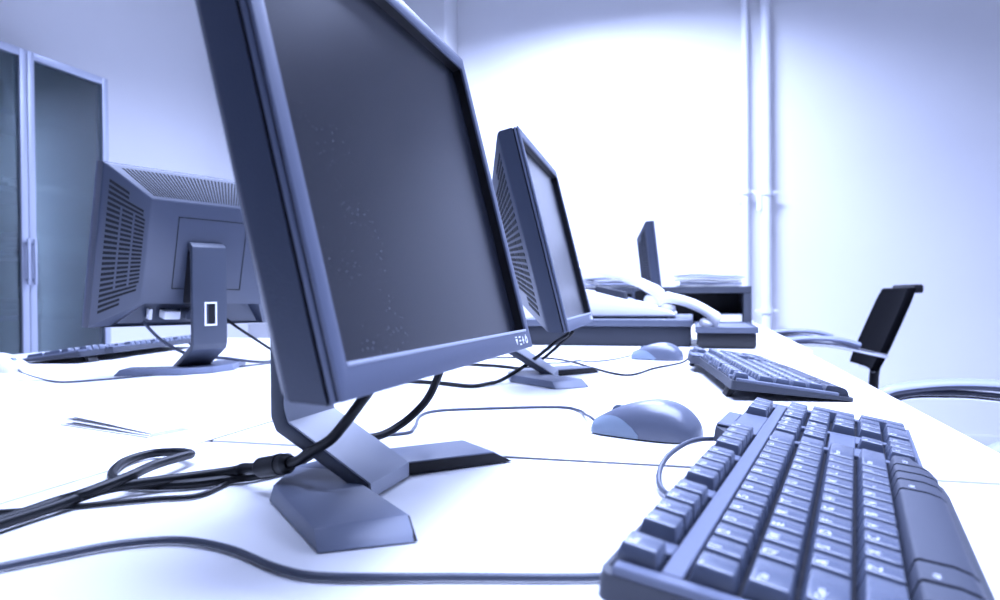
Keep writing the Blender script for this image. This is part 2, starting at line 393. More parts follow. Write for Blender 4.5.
    m = MB(); m.box((-0.008, -0.0005, 0.083), (0.004, 0.0005, 0.117)); D['cable_hole'] = m.mesh('cable_hole', M['black'])
    m = MB(); m.box((-0.030, -0.060, 0.118), (0.030, -0.009, 0.206), 0.004); D['mount_block'] = m.mesh('mount_block', M['black'])
    # V foot
    t = 0.0105
    def leg_pts(s_):
        bot = [(0.000, 0.003), (0.048, -0.011), (0.1200, -0.0885), (0.0920, -0.1300), (0.0305, -0.0675), (0.000, -0.0675)]
        top = [(0.000, 0.002), (0.0455, -0.0125), (0.1135, -0.0825), (0.0785, -0.1195), (0.0290, -0.0660), (0.000, -0.0660)]
        return [(s_ * x, y, 0.0006) for x, y in bot], [(s_ * x, y, t) for x, y in top]
    for s_, k_ in ((-1, '0'), (1, '1')):
        b0, t0_ = leg_pts(s_)
        if s_ < 0: D['foot0'] = MB().hexa(list(reversed(b0)), list(reversed(t0_)), 0.0009).mesh('foot', M['foot'])
        else: D['foot1'] = MB().hexa(b0, t0_, 0.0009).mesh('foot', M['foot'])
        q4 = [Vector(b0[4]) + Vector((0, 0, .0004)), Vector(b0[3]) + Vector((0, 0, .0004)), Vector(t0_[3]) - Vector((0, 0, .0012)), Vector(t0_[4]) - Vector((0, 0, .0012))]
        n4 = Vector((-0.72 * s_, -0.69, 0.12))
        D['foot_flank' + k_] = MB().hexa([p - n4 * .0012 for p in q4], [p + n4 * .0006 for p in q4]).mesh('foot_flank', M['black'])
    return D
MON = monitor_meshes()
def make_monitor(root_xy, base_yaw, pos, hyaw, tilt, hroll, label, z0=DZ, sc=1.0):
    I2 = Matrix.Diagonal((1, 1, sc, 1))
    root = empty('computer_monitor', (root_xy[0], root_xy[1], z0), R(base_yaw), label, 'monitor', 'flat screen monitors on the desks')
    RM = Matrix.Translation((root_xy[0], root_xy[1], z0)) @ Matrix.Rotation(R(base_yaw), 4, 'Z')
    HM = Matrix.Translation((pos[0], pos[1], pos[2] + DZ)) @ Matrix.Rotation(R(hyaw), 4, 'Z') @ Matrix.Rotation(R(hroll), 4, 'Y') @ Matrix.Rotation(R(tilt), 4, 'X')
    L = RM.inverted() @ HM
    I = Matrix.Identity(4)
    bz = put(MON['front_bezel'], 'front_bezel', root, L)
    put(MON['screen'], 'screen', root, L); put(MON['inner_rim'], 'inner_rim', bz, I); put(MON['highlight_sill'], 'highlight_sill', bz, I)
    put(MON['groove'], 'groove', root, L); put(MON['trim_ring'], 'trim_ring', bz, I)
    sh = put(MON['rear_shell'], 'rear_shell', root, L)
    for k in ('side_vent0', 'side_vent1'): put(MON[k], 'side_vent', sh, I)
    for k in ('top_vent', 'mounting_plate', 'video_plug', 'video_socket', 'power_plug'): put(MON[k], k, sh, I)
    for k in range(4): put(MON['button_mark%d' % k], 'button_mark', bz, I)
    arm = put(MON['stand_arm'], 'stand_arm', root, I2)
    for k in ('arm_cover', 'cable_window', 'cable_hole', 'mount_block'): put(MON[k], k, arm, I)
    for s in ('0', '1'):
        ft = put(MON['foot' + s], 'foot', root, I); put(MON['foot_flank' + s], 'foot_flank', ft, I)
    return root
make_monitor((-0.268, 0.437), 88.8, (-0.1405, 0.265, 0.085), 89.33, -13.8, 0.28, 'large foreground monitor with a dark dusty screen facing right')
make_monitor((-0.275, 1.052), 92.9, (-0.149, 0.863, 0.082), 92.74, -13.6, 0.05, 'second monitor, seen sideways behind the foreground one, with vented edge')
make_monitor((-0.786, 1.021), 246.8, (-0.812, 1.227, 0.078), 246.8, -11.8, -0.9, 'monitor seen from behind at left, with square plate and cable window')
make_monitor((-0.205, 2.46), 93.0, (-0.094, 2.30, 0.096), 93.0, -6, 0, 'farthest monitor, seen edge-on above the white telephone', z0=ZF, sc=0.62)

# ------------------------------------------------------------------ keyboards
U = 0.019
TILT = 8.147
KW = 0.4415
def bulge(x):
    def ss(a, b_, t):
        t = max(0, min(1, (t - a) / (b_ - a))); return t * t * (3 - 2 * t)
    return 0.0095 * ss(0.292, 0.250, x)
def zb(y): return -0.0206 - 0.052 * y
def keyboard_layout():
    K = []   # (u0, u1, v0, v1, legend, kind)
    def row(v, u, names, widths=None):
        for i, n in enumerate(names):
            w = widths[i] if widths else 1
            K.append((u, u + w, v, v + 1, n, 'k')); u += w
    row(0, 0, ['Esc']); row(0, 1.67, ['F1', 'F2', 'F3', 'F4']); row(0, 6.33, ['F5', 'F6', 'F7', 'F8']); row(0, 11, ['F9', 'F10', 'F11', 'F12'])
    row(1.5, 0, list('`1234567890-=') + ['<-'], [1] * 13 + [2])
    row(2.5, 0, ['Tab'] + list('QWERTYUIOP[]') + ['\\'], [1.5] + [1] * 12 + [1.5])
    row(3.5, 0, ['Caps'] + list("ASDFGHJKL;'") + ['Enter'], [1.75] + [1] * 11 + [2.25])
    row(4.5, 0, ['Shift'] + list('ZXCVBNM,./') + ['Shift'], [2.25] + [1] * 10 + [2.75])
    u = 0
    for n, w in (('Ctrl', 1.6), ('', 1.15), ('Alt', 1.25), ('', 6.25), ('Alt', 1.25), ('', 1.05), ('', 1.05), ('Ctrl', 1.4)):
        K.append((u, u + w, 5.5, 6.5, n, 's')); u += w
    N = 15.4
    row(1.5, N, ['Ins', 'Home', 'PgUp']); row(2.5, N, ['Del', 'End', 'PgDn']); row(4.5, N + 1, ['^']); row(5.5, N, ['<', 'v', '>'])
    P = 18.8
    row(0, P + 0.3, ['', '', ''])
    row(1.5, P, ['Num', '/', '*', '-']); row(2.5, P, ['7', '8', '9']); row(3.5, P, ['4', '5', '6']); row(4.5, P, ['1', '2', '3'])
    K.append((P, P + 2, 5.5, 6.5, '0', 'k')); row(5.5, P + 2, ['.'])
    K.append((P + 3, P + 4, 2.5, 4.5, '+', 'k')); K.append((P + 3, P + 4, 4.5, 6.5, '', 'k'))
    return K
def key_mesh(u0, u1, v0, v1, kind):
    g = 0.0005; x0, x1, y0, y1 = u0 * U + g, u1 * U - g, -v1 * U + g, -v0 * U - g
    m = MB(); zl = -0.0098
    if kind == 'k':
        a = 0.0018
        bot = [(x0, y0, zl), (x1, y0, zl), (x1, y1, zl), (x0, y1, zl)]
        top = [(x0 + a, y0 + 0.0017, -0.0004), (x1 - a, y0 + 0.0017, -0.0004), (x1 - a, y1 - 0.0024, 0.0004), (x0 + a, y1 - 0.0024, 0.0004)]
        m.hexa(bot, top, 0.0009, 2)
    else:
        a = 0.0012; n = 8 if u1 - u0 > 3 else 3; loops = []
        for i in range(n + 1):
            t = i / n; xb = x0 + (x1 - x0) * t
            ins = 0 if 0 < i < n else (a if i == 0 else -a)
            bb = bulge(xb); yf = y0 - bb
            pr = [(y1, zl, 0), (y1 - 0.0020, -0.0012, 1), (y1 - 0.0034, -0.0002, 1), (-6.15 * U + 0.0004 - bb * 0.45, 0.0002, 1), (yf + 0.0050, -0.0010, 1), (yf + 0.0022, -0.0030, 1), (yf + 0.0005, -0.0064, 1), (yf, zl, 0)]
            loops.append([(xb + (ins if s_ else 0), y, z) for y, z, s_ in pr])
        m.loops(loops)
    return m.mesh('key', M['palm' if kind == 's' else 'key'], ang=50)
_font = {}
def text_mesh(txt, size):
    c = bpy.data.curves.new('t', 'FONT'); c.body = txt; c.size = size; c.extrude = 0.00004; c.resolution_u = 2
    o = bpy.data.objects.new('t', c); COL.objects.link(o)
    bpy.context.view_layer.update()
    me = bpy.data.meshes.new_from_object(o.evaluated_get(bpy.context.evaluated_depsgraph_get()))
    bpy.data.objects.remove(o); bpy.data.curves.remove(c)
    me.materials.clear(); me.materials.append(M['legend']); me.name = 'key_legend'
    return me
def make_keyboard(x, y, yawd, label):
    root = empty('keyboard', (x, y, DZ), R(yawd), label, 'keyboard', 'black keyboards on the desks')
    L = Matrix.Translation((0, 0, 0.0335)) @ Matrix.Rotation(R(TILT), 4, 'X')
    # case outline
    out = []
    def arc(cx, cy, r, a0, a1, n=5):
        for i in range(n + 1):
            a = R(a0 + (a1 - a0) * i / n); out.append((cx + r * math.cos(a), cy + r * math.sin(a)))
    arc(-0.001, -0.1205 - bulge(0) + 0.0, 0.007, 180, 270)
    for i in range(1, 22): xx = 0.44 * i / 22; out.append((xx, -0.1275 - bulge(xx)))
    arc(KW - 0.003, -0.1225, 0.005, 270, 360)
    arc(KW - 0.003, -0.0028, 0.005, 0, 90)
    out += [(0.372, 0.0022), (0.360, 0.0125), (0.302, 0.0125), (0.286, 0.0022)]
    arc(-0.0020, -0.0038, 0.006, 90, 180)
    zt = -0.0098
    m = MB(); m.loops([[(a, b_, zb(b_)) for a, b_ in out], [(a, b_, zt) for a, b_ in out]])
    case = m.build('case', M['kbd_case'], root, L)
    # light deck: rim and blank plates, 3 mm above the well
    zd = -0.0062
    m = MB()
    def plate(x0, x1, y0, y1, z=zd): m.box((x0, y0, zt - 0.0004), (x1, y1, z), 0.0006, 1)
    g = 0.0004
    plate(-0.0076, -0.0006, -0.119, -0.003)                                 # near rim
    plate(0.000, KW - 0.0085, -1.47 * U, -1.03 * U)                        # strip behind the number row
    plate(1.03 * U, 1.64 * U, -1.03 * U, 0.0004); plate(5.70 * U, 6.30 * U, -1.03 * U, 0.0004); plate(10.36 * U, 10.97 * U, -1.03 * U, 0.0004)
    plate(15.03 * U, 19.07 * U, -1.03 * U, 0.0004); plate(22.13 * U, KW - 0.0085, -1.03 * U, 0.0004)
    plate(15.05 * U, 15.37 * U, -6.5 * U, -1.47 * U); plate(18.43 * U, 18.77 * U, -6.5 * U, -1.47 * U)
    plate(15.37 * U, 18.43 * U, -4.47 * U, -3.53 * U)
    plate(15.37 * U, 16.37 * U, -5.47 * U, -4.47 * U); plate(17.43 * U, 18.43 * U, -5.47 * U, -4.47 * U)
    plate(22.83 * U, KW + 0.0012, -0.122, 0.0006)
    plate(15.05 * U, KW - 0.002, -0.1268, -6.53 * U)
    m.box((0.303, 0.0004, zt - 0.0004), (0.359, 0.0120, zd - 0.0006), 0.001, 1)
    m.build('deck_plate', M['kbd'], root, L)
    m = MB(); m.box((0.0, -0.1225, zt - 0.0005), (KW - 0.009, 0.0002, zt + 0.0003)); m.build('key_well', M['well'], root, L)
    K = keyboard_layout()
    far = [k for k in K if k[0] >= 20.7 and k[5] == 'k']                  # beyond a hundred keys: the smallest in view together
    far = far[-max(0, len(K) - 99):]
    rest = MB()
    for k in K:
        if k in far:
            me = key_mesh(*k[:4], k[5]); rest.bm.from_mesh(me); bpy.data.meshes.remove(me); continue
        o = put(key_mesh(*k[:4], k[5]), 'key', root, L)
        if k[4]:
            sz = 0.0066 if len(k[4]) == 1 else 0.0044
            me = text_mesh(k[4], sz)
            w = k[1] - k[0]
            put(me, 'key_legend', o, Matrix.Translation((k[0] * U + 0.0036, -k[2] * U - 0.0085 - (0.0018 if k[5] == 's' else 0), 0.00045)))
    o = rest.build('numpad_keys', M['key'], root, L); o['kind'] = 'stuff'
    # fold-out feet under the back edge
    for xx in (0.022, KW - 0.050):
        m = MB()
        bot = [(xx, -0.004, -0.0335 * 1.0 + 0.0009), (xx + 0.028, -0.004, -0.0335 + 0.0009), (xx + 0.028, 0.002, -0.0335), (xx, 0.002, -0.0335)]
        top = [(xx, -0.012, -0.018), (xx + 0.028, -0.012, -0.018), (xx + 0.028, -0.003, -0.0185), (xx, -0.003, -0.0185)]
        m.hexa(bot, top, 0.0008, 1); m.build('folding_foot', M['black'], root, L)
    return root, L
kb1, KL = make_keyboard(-0.031, 0.275, 78.59, 'foreground keyboard at bottom right, cropped by the picture edge')
def copy_keyboard(x, y, yawd, label):
    c = copy_tree(kb1); c.location = (x, y, DZ); c.rotation_euler = (0, 0, R(yawd)); c['label'] = label
    return c
copy_keyboard(0.0455, 0.893, 96.8, 'second keyboard, lying just beyond the foreground keyboard')
copy_keyboard(-1.222, 1.552, 278.0, 'black keyboard at far left behind the monitor seen from behind')

# ------------------------------------------------------------------ mice
def mouse(x, y, ang, label, shell, side, zz=DZ):
    """local front = +y"""
    root = empty('computer_mouse', (x, y, zz), R(ang), label, 'mouse', 'computer mice on the desks'); root.scale = (0.90, 0.90, 0.92)
    prof = [(0.0540, 0.0215, 0.0105), (0.0525, 0.0235, 0.0135), (0.047, 0.0262, 0.0168), (0.036, 0.0285, 0.0222), (0.022, 0.0300, 0.0282), (0.006, 0.0312, 0.0325), (-0.010, 0.0318, 0.0345), (-0.024, 0.0312, 0.0330), (-0.036, 0.0285, 0.0280), (-0.045, 0.0235, 0.0205), (-0.0505, 0.0165, 0.0125), (-0.053, 0.007, 0.0045)]
    P = catmull([Vector((p[0], p[1], p[2])) for p in prof], 4)
    def sec(p, off=0.0, th=None):
        w, hgt = p.y + off, p.z + off; pts = []
        for t in (th or [math.pi * i / 20 for i in range(21)]):
            c, s = math.cos(t), math.sin(t)
            pts.append((w * math.copysign(abs(c) ** 0.72, c), p.x, 0.0015 + hgt * abs(s) ** 0.85))
        return pts
    m = MB(); m.loops([sec(p) for p in P]); m.build('body', M[shell], root)
    m = MB(); m.loops([[(q_[0] * 0.97, q_[1] * 0.98, z) for q_ in [(s[0], s[1]) for s in [(p.y * k, p.x) for p in P for k in (1,)]] + [(-p.y, p.x) for p in reversed(P)]] for z in (0.0003, 0.0018)]); m.build('underside', M['black'], root)
    for sgn in (1, -1):      # lighter side grips, wrapping round the front corner
        m = MB(); loops = []
        for p in P:
            if p.x < -0.004: break
            u_ = min(1.0, max(0.0, (0.054 - p.x) / 0.058)); tm = R(78) * (1 - u_ ** 1.5) * 0.75 + 0.02
            th = [tm * i / 8 for i in range(9)]
            A_ = sec(p, 0.0007, th); B_ = list(reversed(sec(p, -0.0005, th)))
            loops.append([(sgn * a, b_, c) for a, b_, c in A_ + B_])
        m.loops(loops); m.build('side_grip', M[side], root)
    m = MB(); m.tube([(-0.0035, 0.032, 0.0205), (0.0035, 0.032, 0.0205)], 0.0075, seg=20, smooth=1); m.build('scroll_wheel', M['mouse_side'], root)
    m = MB(); m.tube([(0.0, 0.0545, 0.006), (0, 0.050, 0.006)], 0.0030, seg=10, smooth=1); m.build('cable_boot', M[side], root)
    return root
mouse(-0.0405, 0.655, 70, 'grey mouse nearest the camera, left of the foreground keyboard', 'mouse', 'mouse_side')
mouse(-0.068, 1.405, 78, 'far grey mouse beside the second keyboard, below the grey case', 'mouse', 'mouse_side')
mouse(-1.176, 0.968, -95, 'white mouse at the left picture edge', 'white_plastic', 'white_plastic')

# ------------------------------------------------------------------ cables
def cable(pts, r, material, label, name='cable', group=None, parent=None):
    m = MB(); m.tube([(p[0], p[1], p[2] + DZ) for p in pts], r, seg=10, smooth=8)
    o = m.build(name, material, parent)
    if label: tag(o, label, 'cable', group)
    return o
# keyboard's own cable: loops out behind the case, runs under it and leaves at the near corner
KR = Matrix.Translation((-0.031, 0.275, DZ)) @ Matrix.Rotation(R(78.59), 4, 'Z')
def kbl(pts, r, name):
    inv = KR.inverted(); m = MB(); m.tube([inv @ Vector((p[0], p[1], p[2] + DZ)) for p in pts], r, seg=10, smooth=8)
    return m.build(name, M['cable_grey'], kb1)
kbl([(0.031, 0.586, 0.012), (0.0136, 0.5859, 0.013), (-0.0039, 0.5605, 0.015), (-0.0189, 0.5212, 0.012), (-0.0237, 0.4866, 0.0065), (-0.0179, 0.4557, 0.0035), (0.006, 0.43, 0.0035),
     (0.02, 0.39, 0.003), (0.0, 0.335, 0.0026), (-0.0414, 0.3159, 0.0026), (-0.1066, 0.2995, 0.0026), (-0.1591, 0.2862, 0.0026), (-0.1864, 0.2889, 0.0026), (-0.2255, 0.3056, 0.0026),
     (-0.2594, 0.3105, 0.0026), (-0.2854, 0.298, 0.0026), (-0.3024, 0.278, 0.0026), (-0.3169, 0.2586, 0.0026), (-0.36, 0.20, 0.0026), (-0.38, 0.12, 0.0026)], 0.0019, 'keyboard_cable')
# foreground monitor: video cable with ferrite bead, power cable, loop, thin wire
vc = empty('video_cable', (-0.3, 0.44, DZ), 0, 'thick black cable with ferrite bead under the foreground monitor', 'cable', None)
def sub(pts, r, name, material, parent, org):
    m = MB(); m.tube([(p[0] - org[0], p[1] - org[1], p[2]) for p in pts], r, seg=12, smooth=8)
    return m.build(name, material, parent)
o_ = (-0.3, 0.44)
sub([(-0.196, 0.412, 0.106), (-0.1880, 0.401, 0.0880), (-0.1885, 0.391, 0.0740), (-0.1921, 0.386, 0.0664), (-0.1960, 0.384, 0.0605), (-0.2019, 0.383, 0.053), (-0.2125, 0.384, 0.0421), (-0.2285, 0.388, 0.0332), (-0.2440, 0.3945, 0.0245), (-0.2788, 0.410, 0.0155), (-0.2979, 0.4192, 0.012), (-0.3074, 0.4206, 0.009), (-0.3298, 0.4051, 0.0075), (-0.3606, 0.3689, 0.0075), (-0.3684, 0.3323, 0.005), (-0.3696, 0.302, 0.005), (-0.372, 0.24, 0.005), (-0.40, 0.12, 0.005)], 0.0033, 'cord', M['cable'], vc, o_)
m = MB(); A_, B_ = Vector((0.0197, -0.0295, 0.0152)), Vector((0.0530, -0.0440, 0.0236)); dd = (B_ - A_)
m.tube([A_, A_ + dd * 0.10, A_ + dd * 0.11, A_ + dd * 0.89, A_ + dd * 0.90, B_], lambda t: 0.0066 if 0.15 < t < 0.85 else 0.0048, seg=18, smooth=1); m.build('ferrite_bead', M['cable'], vc)
m = MB(); m.tube([A_ + dd * 0.62, A_ + dd * 0.72], 0.0071, seg=18, smooth=1); m.build('bead_clip', M['black'], vc)
cable([(-0.206, 0.560, 0.104), (-0.2015, 0.557, 0.0800), (-0.203, 0.5535, 0.0690), (-0.2065, 0.551, 0.0580), (-0.213, 0.552, 0.0455), (-0.222, 0.5525, 0.0345), (-0.236, 0.5474, 0.0218), (-0.2500, 0.5305, 0.0140), (-0.270, 0.500, 0.0150), (-0.285, 0.455, 0.0045), (-0.2960, 0.4300, 0.0042), (-0.3058, 0.4215, 0.004), (-0.3258, 0.402, 0.004), (-0.352, 0.3919, 0.004), (-0.3765, 0.3937, 0.004), (-0.3991, 0.4103, 0.004), (-0.4191, 0.4424, 0.004), (-0.4198, 0.4699, 0.0042), (-0.3979, 0.4732, 0.006), (-0.375, 0.4623, 0.008), (-0.3701, 0.4421, 0.010), (-0.3657, 0.411, 0.0115), (-0.3562, 0.3803, 0.0125), (-0.3640, 0.3537, 0.0085), (-0.3757, 0.3413, 0.005), (-0.3785, 0.3085, 0.004), (-0.392, 0.24, 0.004), (-0.42, 0.12, 0.004)], 0.0033, M['cable'], 'black power cable making a flat loop left of the foreground monitor', 'power_cable')
cable([(-0.318, 0.450, 0.002), (-0.312, 0.4333, 0.002), (-0.3075, 0.410, 0.002), (-0.3082, 0.384, 0.002), (-0.3304, 0.3711, 0.002), (-0.3596, 0.3509, 0.002), (-0.3855, 0.3351, 0.002), (-0.3997, 0.3267, 0.002), (-0.45, 0.30, 0.002)], 0.0016, M['cable'], 'thin black wire lying below the thick cables, left of the foreground monitor foot', 'wire')
cable([(-0.34, 0.56, 0.0016), (-0.2634, 0.6015, 0.0016), (-0.2602, 0.6321, 0.0016), (-0.2796, 0.6961, 0.0016), (-0.2743, 0.7299, 0.0016), (-0.2419, 0.7509, 0.0016), (-0.1522, 0.7848, 0.0016), (-0.122, 0.765, 0.002), (-0.110, 0.730, 0.004), (-0.099, 0.692, 0.008), (-0.091, 0.6735, 0.0070)], 0.0015, M['cable_grey'], 'thin grey mouse cable bending across the desk behind the foreground monitor foot', 'mouse_cable')
# second monitor
cable([(-0.223, 1.150, 0.094), (-0.19, 1.09, 0.070), (-0.205, 1.065, 0.055), (-0.238, 1.035, 0.027), (-0.268, 0.985, 0.006), (-0.282, 0.9566, 0.0032), (-0.2988, 0.9285, 0.003), (-0.351, 0.9513, 0.003), (-0.43, 0.98, 0.003), (-0.55, 1.10, 0.003)], 0.0028, M['cable'], 'black cable curving left from under the second monitor', 'power_cable')
cable([(-0.238, 1.21, 0.094), (-0.195, 1.16, 0.070), (-0.21, 1.15, 0.050), (-0.245, 1.15, 0.020), (-0.275, 1.16, 0.004), (-0.34, 1.2, 0.003), (-0.5, 1.25, 0.003)], 0.0028, M['cable'], 'black cable hanging behind the foot of the second monitor', 'video_cable')
cable([(-0.40, 1.36, 0.002), (-0.2857, 1.3736, 0.002), (-0.218, 1.3025, 0.002), (-0.1672, 1.204, 0.002), (-0.1015, 1.1109, 0.002), (-0.0649, 1.2234, 0.002), (-0.024, 1.30, 0.004), (-0.012, 1.315, 0.010)], 0.0018, M['cable'], 'thin cable from the second keyboard bending across the desk below the far mouse', 'keyboard_cable')
cable([(-0.30, 1.27, 0.002), (-0.235, 1.279, 0.0025), (-0.2077, 1.2851, 0.0062), (-0.185, 1.310, 0.0025), (-0.15, 1.37, 0.002), (-0.122, 1.41, 0.006)], 0.0015, M['cable_grey'], 'thin grey cable of the far mouse', 'mouse_cable')
# left monitor
cable([(-1.132, 0.961, 0.006), (-1.10, 0.945, 0.0015), (-1.0112, 0.8936, 0.0015), (-0.9288, 0.858, 0.0015), (-0.895, 0.8885, 0.0015), (-0.86, 0.96, 0.0015), (-0.80, 1.10, 0.0015), (-0.77, 1.25, 0.0015)], 0.0015, M['cable_grey'], 'thin grey cable of the white mouse at the left', 'mouse_cable')
cable([(-0.905, 0.985, 0.108), (-0.890, 0.985, 0.088), (-0.865, 1.00, 0.055), (-0.83, 1.03, 0.028), (-0.81, 1.09, 0.019), (-0.80, 1.18, 0.004), (-0.78, 1.25, 0.003), (-0.76, 1.40, 0.003)], 0.0028, M['cable_grey'], 'grey video cable hanging under the monitor seen from behind', 'video_cable')
cable([(-0.84, 1.115, 0.105), (-0.825, 1.12, 0.085), (-0.79, 1.15, 0.05), (-0.765, 1.19, 0.02), (-0.755, 1.26, 0.003), (-0.75, 1.40, 0.003)], 0.0026, M['cable'], 'black power cable on the right of the monitor seen from behind', 'power_cable')

# ------------------------------------------------------------------ papers
def sheets(name, x, y, ang, w, d, n, lift, label, cat, zz=DZ, material='paper', dz=0.0012):
    """n thin curved leaves; lift = how much the free edge rises"""
    root = empty(name, (x, y, zz), R(ang), label, cat, None)
    th = min(dz * 0.75, 0.0008)
    for k in range(n):
        m = MB(); N = 12; top, bot = [], []
        for i in range(N + 1):
            t = i / N; xx = -w / 2 + w * t; z = 0.0004 + k * dz + lift * k / max(1, n - 1) * (1 - t) ** 1.6
            if lift and k: z += 0.35 * lift * math.sin(math.pi * t) * k / n
            top.append((xx, z))
        pl = [[(xx, -d / 2 + 0.002 * k, z), (xx, d / 2 - 0.002 * k, z), (xx, d / 2 - 0.002 * k, z + th), (xx, -d / 2 + 0.002 * k, z + th)] for xx, z in top]
        m.loops(pl); m.build('page', M[material], root)
    return root
sheets('leaflet', -0.547, 0.578, -14, 0.14, 0.045, 3, 0.0070, 'white folded leaflet with lifted pages on the narrow table strip', 'leaflet')
sheets('paper_sheet', -1.09, 0.935, 10, 0.21, 0.15, 1, 0, 'white sheet of paper under the white mouse at the left', 'paper')

# ------------------------------------------------------------------ far desk: cases, phone, shelf
def case_box(x0, x1, y0, y1, hgt, label, name, body, lid, cat, lid_h=0.017, rnd=0.004):
    root = empty(name, ((x0 + x1) / 2, (y0 + y1) / 2, ZF), 0, label, cat, None)
    dx, dy = (x1 - x0) / 2, (y1 - y0) / 2
    MB().box((-dx + 0.004, -dy + 0.006, 0.0), (dx - 0.004, dy - 0.004, hgt - lid_h), rnd).build('body', M[body], root)
    MB().box((-dx, -dy, hgt - lid_h), (dx, dy, hgt), rnd, 3).build('lid', M[lid], root)
    return root
case_box(-0.405, -0.004, 1.625, 2.02, 0.0620, 'wide low grey case with lighter lid under the white telephone', 'equipment_case', 'case', 'case_lid', 'case')
bb = case_box(0.001, 0.131, 1.580, 1.90, 0.0420, 'small black box right of the wide grey case', 'storage_box', 'box_black', 'case_lid', 'box', 0.004, 0.008)
zc_ = ZF + 0.0620
# telephone: wedge body with keypad and display, cradle
ph = empty('telephone', (-0.165, 1.76, zc_), 0, 'white desk telephone on the wide grey case', 'telephone', None)
m = MB(); prof = [(-0.135, 0.0), (-0.135, 0.062), (-0.115, 0.066), (-0.06, 0.058), (0.03, 0.034), (0.115, 0.012), (0.122, 0.006), (0.122, 0.0)]
m.hexa([(x, -0.095, z + 0.0045) for x, z in prof], [(x, 0.11, z + 0.0045) for x, z in prof], 0.004, 3); m.build('body', M['white_plastic'], ph)
for fx in (-0.12, 0.10):
    for fy in (-0.085, 0.09):
        m = MB(); m.lathe([(0.008, 0.0002), (0.008, 0.006)], 14, Matrix.Translation((fx, fy, 0))); m.build('rubber_foot', M['black'], ph)
m = MB(); sl = math.atan2(-0.032, 0.09)
KM = Matrix.Translation((0.0, 0.055, 0.0465)) @ Matrix.Rotation(-sl, 4, 'Y')
for i in range(4):
    for j in range(3): m.box((i * 0.016 - 0.03, j * 0.018 - 0.03, -0.001), (i * 0.016 - 0.019, j * 0.018 - 0.017, 0.003), 0.001, 1, KM)
m.build('keypad', M['arm_pad'], ph)
m = MB(); m.box((-0.1, 0.01, 0.0), (-0.068, 0.095, 0.002), 0.0008, 1, Matrix.Translation((0, 0, 0.0680)) @ Matrix.Rotation(R(10), 4, 'Y') @ Matrix.Translation((0.0, 0, -0.001))); m.build('display', M['box_black'], ph)
m = MB(); m.hexa([(-0.062, -0.085, 0.050), (0.012, -0.085, 0.032), (0.012, -0.03, 0.032), (-0.062, -0.03, 0.050)], [(-0.060, -0.083, 0.078), (0.008, -0.083, 0.062), (0.008, -0.032, 0.062), (-0.060, -0.032, 0.078)], 0.002, 1); m.build('cradle', M['case'], ph)
def handset(x, y, z, rz, ry, label, L=0.19, arch=0.022):
    root = empty('telephone_handset', (x, y, z), R(rz), label, 'telephone handset', 'telephone handsets')
    X = Matrix.Rotation(R(ry), 4, 'Y')
    m = MB(); pts = []
    n = 14
    lp = []
    for i in range(n + 1):
        t = i / n; xx = -L / 2 + L * t; zz = arch * max(0.0, math.sin(math.pi * t)) ** 0.7
        e = abs(2 * t - 1); w = 0.019 + 0.006 * e ** 4; th = 0.0125 + 0.007 * e ** 6
        if i in (0, n): w *= 0.8; th *= 0.75
        lp.append([(xx, w * math.copysign(abs(math.cos(a)) ** 0.7, math.cos(a)), zz + th * (math.sin(a) if math.sin(a) > 0 else math.sin(a) * (0.9 + 0.9 * e ** 6))) for a in [2 * math.pi * k / 16 for k in range(16)]])
    m.loops(lp, mtx=X); m.build('grip', M['white_plastic'], root)
    for s in (-1, 1):
        mm = MB(); mm.lathe([(0.0, -0.0), (0.017, -0.0), (0.0195, 0.004), (0.0195, 0.012), (0.015, 0.018), (0.0, 0.02)], 20, X @ Matrix.Translation((s * (L / 2 - 0.021), 0, -0.0235)))
        mm.build('earpiece' if s < 0 else 'mouthpiece', M['white_plastic'], root)
    return root
handset(-0.185, 1.705, zc_ + 0.081, 1, 15, 'white handset resting on the white telephone', 0.235, 0.022)
handset(-0.010, 1.70, ZF + 0.081, -6, 23, 'second white handset lying across the grey case and the small black box', 0.140, 0.014)
